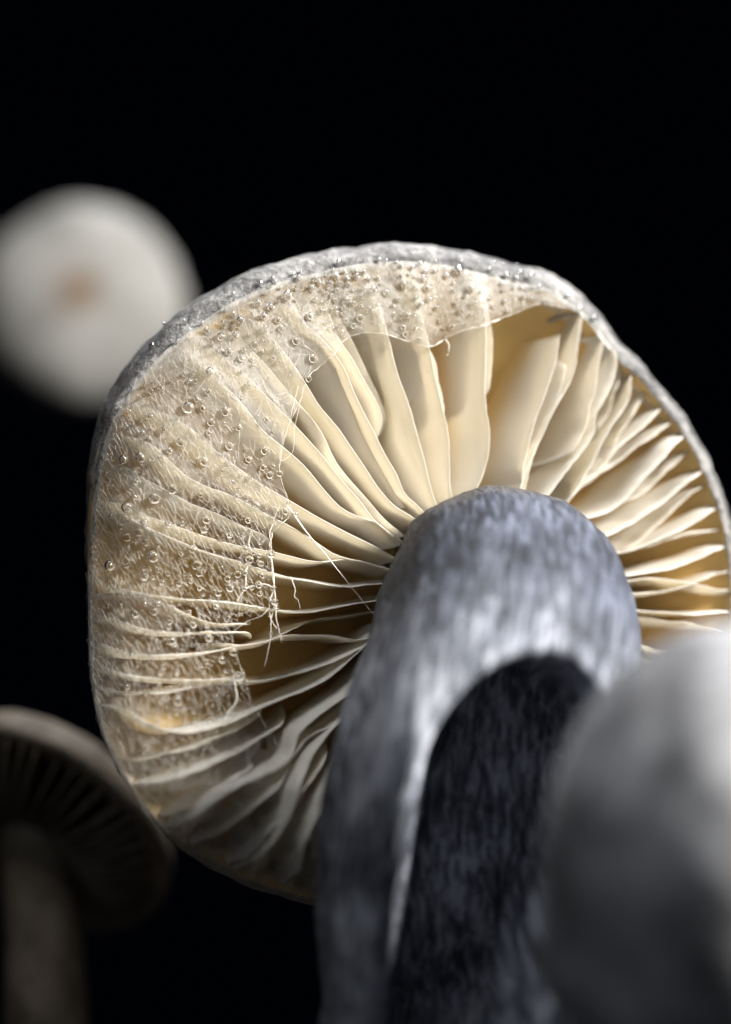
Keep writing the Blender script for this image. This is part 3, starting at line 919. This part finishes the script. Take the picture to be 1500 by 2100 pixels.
# ------------------------------------------------------------------ dew
drops = """531 621 8;557 630 8;464 635 4.5;479 644 6;459 664 7.5;494 657 9;542 648 8;571 656 7;416 663 4.5;424 677 6;480 670 5;493 671 3.5
546 674 7;578 674 7;454 690 9;484 688 8;510 688 4.5;539 698 5;435 705 5.5;453 718 6.5;472 721 7.5;502 717 5;523 708 9.5;545 718 5.5
566 715 6;496 734 8;518 737 4;519 749 4.5;562 734 5;573 741 5;496 762 4.5;512 788 6.5;365 700 4.5;432 761 9;378 768 5;398 764 4.5
389 781 4.5;402 782 5.5;392 797 3;428 803 6.5;404 818 6.5;386 836 12.5;416 837 6;464 844 10;351 781 3;298 790 4.5;310 803 5.5;329 793 6
320 782 4;288 816 4;300 828 3;309 853 6;300 850 4;312 709 6;336 663 3;378 658 3;480 602 3.5;545 602 3.5;572 618 3;536 581 5;561 571 5
567 578 4;556 586 4.5;576 590 3.5;591 606 10.5;696 537 6;779 533 5;794 534 4;814 537 3.5;826 544 5;847 548 5;863 539 4;895 536 4
614 569 6.5;618 556 3.5;603 561 3.5;684 554 3;708 557 4.5;732 556 5;749 557 5.5;669 564 3.5;649 569 4.5;691 567 7.5;713 571 6;733 567 7.5
758 572 6;777 571 5;782 582 3.5;642 577 3.5;656 579 6.5;678 579 5;697 582 6;716 583 5.5;641 591 7.5;674 588 5;747 590 5.5;768 595 8.5
693 595 5.5;725 597 5;661 596 4.5;670 602 5.5;682 606 4.5;717 605 4.5;741 609 7.5;609 591 5;794 600 8;831 584 8.5;824 564 5.5;841 562 4.5
875 557 6;871 572 8;878 591 9;854 590 5;854 566 5;893 555 5.5;608 615 4;649 614 5;668 618 6.5;711 612 6.5;688 616 4.5;725 621 5.5;704 621 3.5
687 632 7;706 631 6;741 628 6;761 635 7.5;776 624 4.5;807 628 5.5;818 613 7;854 610 6;881 614 6.5;891 608 4.5;660 637 7;638 648 8.5
674 640 4;693 643 6;705 643 5;671 662 5;679 674 6;710 658 6;726 668 6.5;741 652 9;697 672 5.5;704 681 5;865 624 6.5;809 644 5.5;837 646 9
851 644 4.5;886 642 4;822 654 4;804 663 6;828 671 6.5;833 685 7;852 673 7.5;861 696 5.5;608 699 9;896 630 6.5;708 689 3.5;643 735 9
942 554 10;969 591 8;917 565 6;931 580 4.5;932 596 5;972 623 6.5;955 608 4.5;948 637 7;935 622 4.5;1012 629 5.5;1037 617 6;1006 611 4.5
1076 609 6.5;1092 612 4.5;1041 565 7;1031 582 5.5;1062 572 6;1068 560 6;1091 565 6.5;1055 589 4;1072 590 4;1107 587 4;1108 598 4;1034 596 5
1004 553 4.5;1167 605 5;1117 618 4.5;1128 624 4.5;1220 653 6;1191 634 6;1042 639 5;1071 630 3;927 670 6;904 658 5.5;912 672 4;967 645 5
953 649 3;958 663 3;917 691 4.5;987 599 3.5;983 538 3;1015 537 3;1031 542 3.5;948 537 3;1060 543 3.5;920 727 3.5;633 777 7
272 799 4;433 866 7.5;429 888 6;337 879 7;290 863 4.5;265 843 4.5;248 836 3;260 872 3.5;273 871 3.5;232 867 2.5;292 886 5;306 898 5
306 887 3;311 879 3.5;329 890 3.5;371 907 9;348 924 7;420 946 10;289 938 11;318 946 4.5;253 942 9;247 957 5;276 964 5;293 969 3
278 988 7.5;301 988 3;354 1003 10.5;318 1022 12;260 1041 11;218 972 4.5;226 934 3;237 1000 3.5;201 1027 3;228 1058 5;266 1068 4.5;296 1071 7.5
345 1075 7.5;374 1074 5;424 1066 8.5;471 915 9;468 952 7;457 965 5.5;416 973 4.5;442 996 3.5;412 1015 5;477 987 5;276 1018 5.5;245 1021 3
211 940 4.5;491 877 8;548 860 5.5;562 884 3.5;544 924 9;511 942 7;508 922 3.5;540 959 6.5;560 956 5;565 940 3.5;554 974 7.5;574 971 7
512 980 5.5;493 976 4;478 989 5;490 1001 4;486 1018 6;526 1036 8;586 1048 7.5;607 1053 6;592 1031 4;509 1067 7;560 1076 3.5;514 1096 4.5
499 1095 3.5;530 1107 3;503 1124 6;520 1133 5.5;556 1136 9;512 1148 8.5;532 1139 5;471 1098 6;555 1094 4;286 1092 7.5;261 1102 8.5;248 1080 6
300 1113 7;325 1116 5;395 1126 8;372 1136 5;314 1142 11.5;225 1160 11.5;404 1159 10;419 1087 7;260 1160 6;295 1167 4.5;324 1169 4.5
356 1161 4.5;345 1177 5;379 1178 4;409 1176 7;296 1183 9;314 1186 4;332 1195 5;367 1198 6;392 1192 5;410 1207 5;417 1220 3.5;467 1187 6.5
472 1206 8.5;448 1217 6.5;251 1235 4.5;221 1244 4;276 1259 8.5;317 1255 6.5;298 1239 4;324 1237 5;358 1244 3;366 1240 3;388 1256 5
444 1244 5.5;469 1242 4;448 1264 3;471 1263 3.5;348 1276 5.5;346 1288 4.5;397 1282 7;386 1293 4;424 1284 4.5;296 1299 4;312 1306 3.5
277 1292 3;353 1315 8;429 1309 7.5;254 1320 3;271 1340 5.5;480 1337 9;365 1438 8.5;260 1411 7;300 1423 5;318 1414 5;326 1403 5;330 1441 5
362 1462 5;456 1354 7;382 1406 5;428 1405 5;335 1368 5.5;363 1381 4;329 1382 4.5;411 1364 4.5;419 1380 4.5;424 1358 4.5;313 1457 3.5;322 1482 4.5
349 1468 3.5;381 1483 4;400 1479 5;430 1483 3.5;297 1538 7;346 1543 4;382 1549 5;394 1564 6;370 1564 4;434 1537 4.5;397 1460 4;447 1432 5
437 1447 3.5;488 1383 4.5;498 1379 5;464 1377 3.5;480 1466 5;506 1415 3;502 1397 4;535 1156 7;488 1178 7;504 1175 6;538 1180 6;531 1199 8
502 1207 5.5;561 1207 6.5;564 1235 7;567 1246 6;556 1299 3.5;533 1218 5.5;517 1205 5.5;578 1314 3"""
DR = [tuple(float(v) for v in q.split()) for ln in drops.splitlines() for q in ln.split(';') if q.strip()]
DR.sort(key=lambda q: -q[2])


def drop_mesh(seed, nu=22, nv=13):
    vs = []
    for i in range(nu):
        a_ = 2 * math.pi * i / nu
        for j in range(nv):
            b_ = math.pi * (j + 0.02) / (nv - 1 + 0.04)
            d = np.array([math.sin(b_) * math.cos(a_), math.sin(b_) * math.sin(a_), math.cos(b_)])
            k = 1 + 0.07 * noise3(d[0] * 1.1 + seed * 7, d[1] * 1.1, d[2] * 1.1)
            d *= k
            if d[2] < -0.35: d[2] = -0.35 - (-0.35 - d[2]) * 0.3
            vs.append(d)
    f = grid_faces(nu, nv, True)
    f.append(tuple(i * nv for i in range(nu))[::-1])
    f.append(tuple(i * nv + nv - 1 for i in range(nu)))
    return np.array(vs), f


protos = []
for sd in range(4):
    v, f = drop_mesh(sd)
    ob = mesh_obj('dew_drop', v, f, M_water)
    protos.append(ob.data)
    bpy.data.objects.remove(ob)

xs = np.array([q[0] for q in DR]); ys = np.array([q[1] for q in DR])
th_, r_ = polar(np.stack([xs, ys], -1))
sv = r_ / R_out(th_)
dz = veil_z(xs, ys, sv, th_)
dw = P(xs, ys, dz + np.array([q[2] for q in DR]) * 0.55 + 2)
NORMAL = Vector((0.20, -0.96, 0.12)).normalized()
frame = NORMAL.to_track_quat('Z', 'Y')
small = []
for i, (x_, y_, r0) in enumerate(DR):
    onrim = sv[i] > s_attach(th_[i]) - 0.002
    nearedge = abs(r_[i] - s_in(th_[i]) * R_out(th_[i])) < 16 and th_[i] > 62 or r_[i] < s_in(th_[i]) * R_out(th_[i])
    if i >= 296:
        small.append((dw[i], r0)); continue
    ob = bpy.data.objects.new('dew_drop', protos[i % 4])
    col.objects.link(ob)
    ob.location = Vector(dw[i])
    kx, ky = rng.uniform(0.93, 1.08), rng.uniform(0.93, 1.1)
    ob.scale = (r0 * U * kx, r0 * U * ky, r0 * U * rng.uniform(0.80, 0.98))
    ob.rotation_mode = 'QUATERNION'
    ob.rotation_quaternion = frame @ Matrix.Rotation(rng.uniform(0, 6.28), 3, 'Z').to_quaternion()
    size = 'large' if r0 >= 8.5 else ('small' if r0 >= 5.5 else 'tiny')
    if onrim:
        place, grp = 'on the rough grey cap margin', 'dew on the cap margin'
    elif nearedge:
        place, grp = 'strung along the torn inner edge of the veil', 'dew along the torn veil edge'
    elif th_[i] < 140:
        place, grp = 'beaded on the smooth film of the veil', 'dew beaded on the smooth veil'
    else:
        place, grp = 'caught in the lacy fibre net of the veil', 'dew caught in the fibre net'
    tag(ob, f'{size} clear round dew drop {place}', 'dew drop', f'{size} {grp}')

# specks of dew too small to count
for _ in range(750):
    t0 = rng.uniform(64, 246)
    if t0 < 140 and rng.uniform() > 0.3:
        continue
    u0 = rng.uniform(0.05, 1.0) if t0 > 140 else rng.uniform(0.1, 1.05)
    s0 = s_in(t0) + (s_attach(t0) - s_in(t0)) * u0
    x0, y0 = at_polar(t0, s0)
    r0 = min(rng.lognormal(0.45, 0.35), 2.9)
    z0 = veil_z(np.array([x0]), np.array([y0]), np.array([s0]), np.array([t0]))[0]
    small.append((P(float(x0), float(y0), z0 + r0 * .35), r0))
bv, bf = drop_mesh(9, 10, 7)
rot = np.array(frame.to_matrix())
bv = bv @ rot.T
V = np.concatenate([bv * (r0 * U) + np.asarray(p_) for p_, r0 in small])
F = [tuple(i + k * len(bv) for i in f) for k in range(len(small)) for f in bf]
specks = mesh_obj('dew_specks', V, F, M_water)
tag(specks, 'fine specks of dew scattered all over the veil', 'dew', kind='stuff')


# ------------------------------------------------------------------ the other mushrooms
def lathe(profile, n, lump=0.0, seed=0.0):
    """profile: list of (radius, height) -> verts around z"""
    v = []
    for i in range(n):
        a_ = 2 * math.pi * i / n
        c, s = math.cos(a_), math.sin(a_)
        for r, h in profile:
            k = 1 + lump * (noise3(c * 1.6 + seed, s * 1.6, h * 0.004) + .4 * noise3(c * 5 + seed, s * 5, h * .012))
            v.append((r * c * k, r * s * k, h))
    return np.array(v), grid_faces(n, len(profile), True)


def dome(R, H, lip, hollow, n=16):
    """cap from apex over the margin to the underside"""
    out = []
    for i in range(n + 1):
        b_ = math.pi / 2 * i / n
        out.append((max(R * math.sin(b_), R * 0.004), H * math.cos(b_)))
    out += [(R * .995, -lip * .5), (R * .96, -lip), (R * .88, -lip * .8), (R * .6, hollow * .7), (R * .25, hollow), (R * .05, hollow)]
    return out


def place_mesh(name, v, f, mat, M4, parent):
    o_ = mesh_obj(name, (np.c_[v, np.ones(len(v))] @ np.array(M4).T)[:, :3], f, mat)
    return adopt(o_, parent)


def frame_at(px, py, z, axis):
    c = Vector(P(px, py, z))
    q = Vector(axis).normalized().to_track_quat('Z', 'Y')
    return Matrix.LocRotScale(c, q, Vector((U, U, U)))


def add_stem(root, start, mid, base, r0, r1, mat):
    t = np.linspace(0, 1, 26)[:, None]
    a_, b_, d_ = np.array(start), np.array(mid), np.array(base)
    c_ = (1 - t) ** 2 * a_ + 2 * (1 - t) * t * b_ + t ** 2 * d_
    rad_ = (r0 + (r1 - r0) * t[:, 0]) * (1 + .05 * np.array([noise3(i * .3, r0 * 900, 1) for i in range(26)]))
    V, F = tube(c_, rad_, 28)
    return adopt(mesh_obj('stem', V, F, mat), root)


# pale button cap close to the lens
k9 = (D - 880) / D
fm = empty('mushroom', (0.036, -0.0535, -0.150))
tag(fm, 'pale grey rounded mushroom cap standing close in front of the thick stem', 'mushroom')
v, f = lathe(dome(455 * k9, 640 * k9, 60, 60, 22), 72, 0.09, 3.0)
fc_ = place_mesh('cap', v, f, M_pale, frame_at(1545, 1910, 880, (-0.12, -0.12, 1.0)), fm)
b0 = P(1545, 1965, 880)
add_stem(fm, b0, b0 + np.array([0.001, 0, -.02]), np.array([b0[0] + .002, b0[1], -0.151]), 190 * k9 * U, 215 * k9 * U, M_pale)

# white cap far behind, facing the camera
k2 = (D + 2500) / D
bm_ = empty('mushroom', (-0.001, 0.17, -0.150))
tag(bm_, 'white mushroom with a brown centre far behind the grey cap', 'mushroom')
v, f = lathe(dome(212 * k2, 95 * k2, 30, -20, 22), 72, 0.045, 8.0)
bc = place_mesh('cap', v, f, M_back, frame_at(168, 622, -2540, (0.10, -1.0, 0.16)), bm_)
pa = bc.data.attributes.new('patch', 'FLOAT', 'POINT')
rv = np.hypot(v[:, 0], v[:, 1]) / (212 * k2)
pa.data.foreach_set('value', (np.clip(sstep(0.34, 0.06, rv), 0, 1) * (v[:, 2] > 0) * .85).astype(np.float32))
b0 = P(160, 640, -2590)
add_stem(bm_, b0, b0 + np.array([0.045, .02, -.012]), np.array([b0[0] + .072, b0[1] + .02, -0.151]), 70 * k2 * U, 90 * k2 * U, M_back)

# tan gilled cap in the shade behind the margin
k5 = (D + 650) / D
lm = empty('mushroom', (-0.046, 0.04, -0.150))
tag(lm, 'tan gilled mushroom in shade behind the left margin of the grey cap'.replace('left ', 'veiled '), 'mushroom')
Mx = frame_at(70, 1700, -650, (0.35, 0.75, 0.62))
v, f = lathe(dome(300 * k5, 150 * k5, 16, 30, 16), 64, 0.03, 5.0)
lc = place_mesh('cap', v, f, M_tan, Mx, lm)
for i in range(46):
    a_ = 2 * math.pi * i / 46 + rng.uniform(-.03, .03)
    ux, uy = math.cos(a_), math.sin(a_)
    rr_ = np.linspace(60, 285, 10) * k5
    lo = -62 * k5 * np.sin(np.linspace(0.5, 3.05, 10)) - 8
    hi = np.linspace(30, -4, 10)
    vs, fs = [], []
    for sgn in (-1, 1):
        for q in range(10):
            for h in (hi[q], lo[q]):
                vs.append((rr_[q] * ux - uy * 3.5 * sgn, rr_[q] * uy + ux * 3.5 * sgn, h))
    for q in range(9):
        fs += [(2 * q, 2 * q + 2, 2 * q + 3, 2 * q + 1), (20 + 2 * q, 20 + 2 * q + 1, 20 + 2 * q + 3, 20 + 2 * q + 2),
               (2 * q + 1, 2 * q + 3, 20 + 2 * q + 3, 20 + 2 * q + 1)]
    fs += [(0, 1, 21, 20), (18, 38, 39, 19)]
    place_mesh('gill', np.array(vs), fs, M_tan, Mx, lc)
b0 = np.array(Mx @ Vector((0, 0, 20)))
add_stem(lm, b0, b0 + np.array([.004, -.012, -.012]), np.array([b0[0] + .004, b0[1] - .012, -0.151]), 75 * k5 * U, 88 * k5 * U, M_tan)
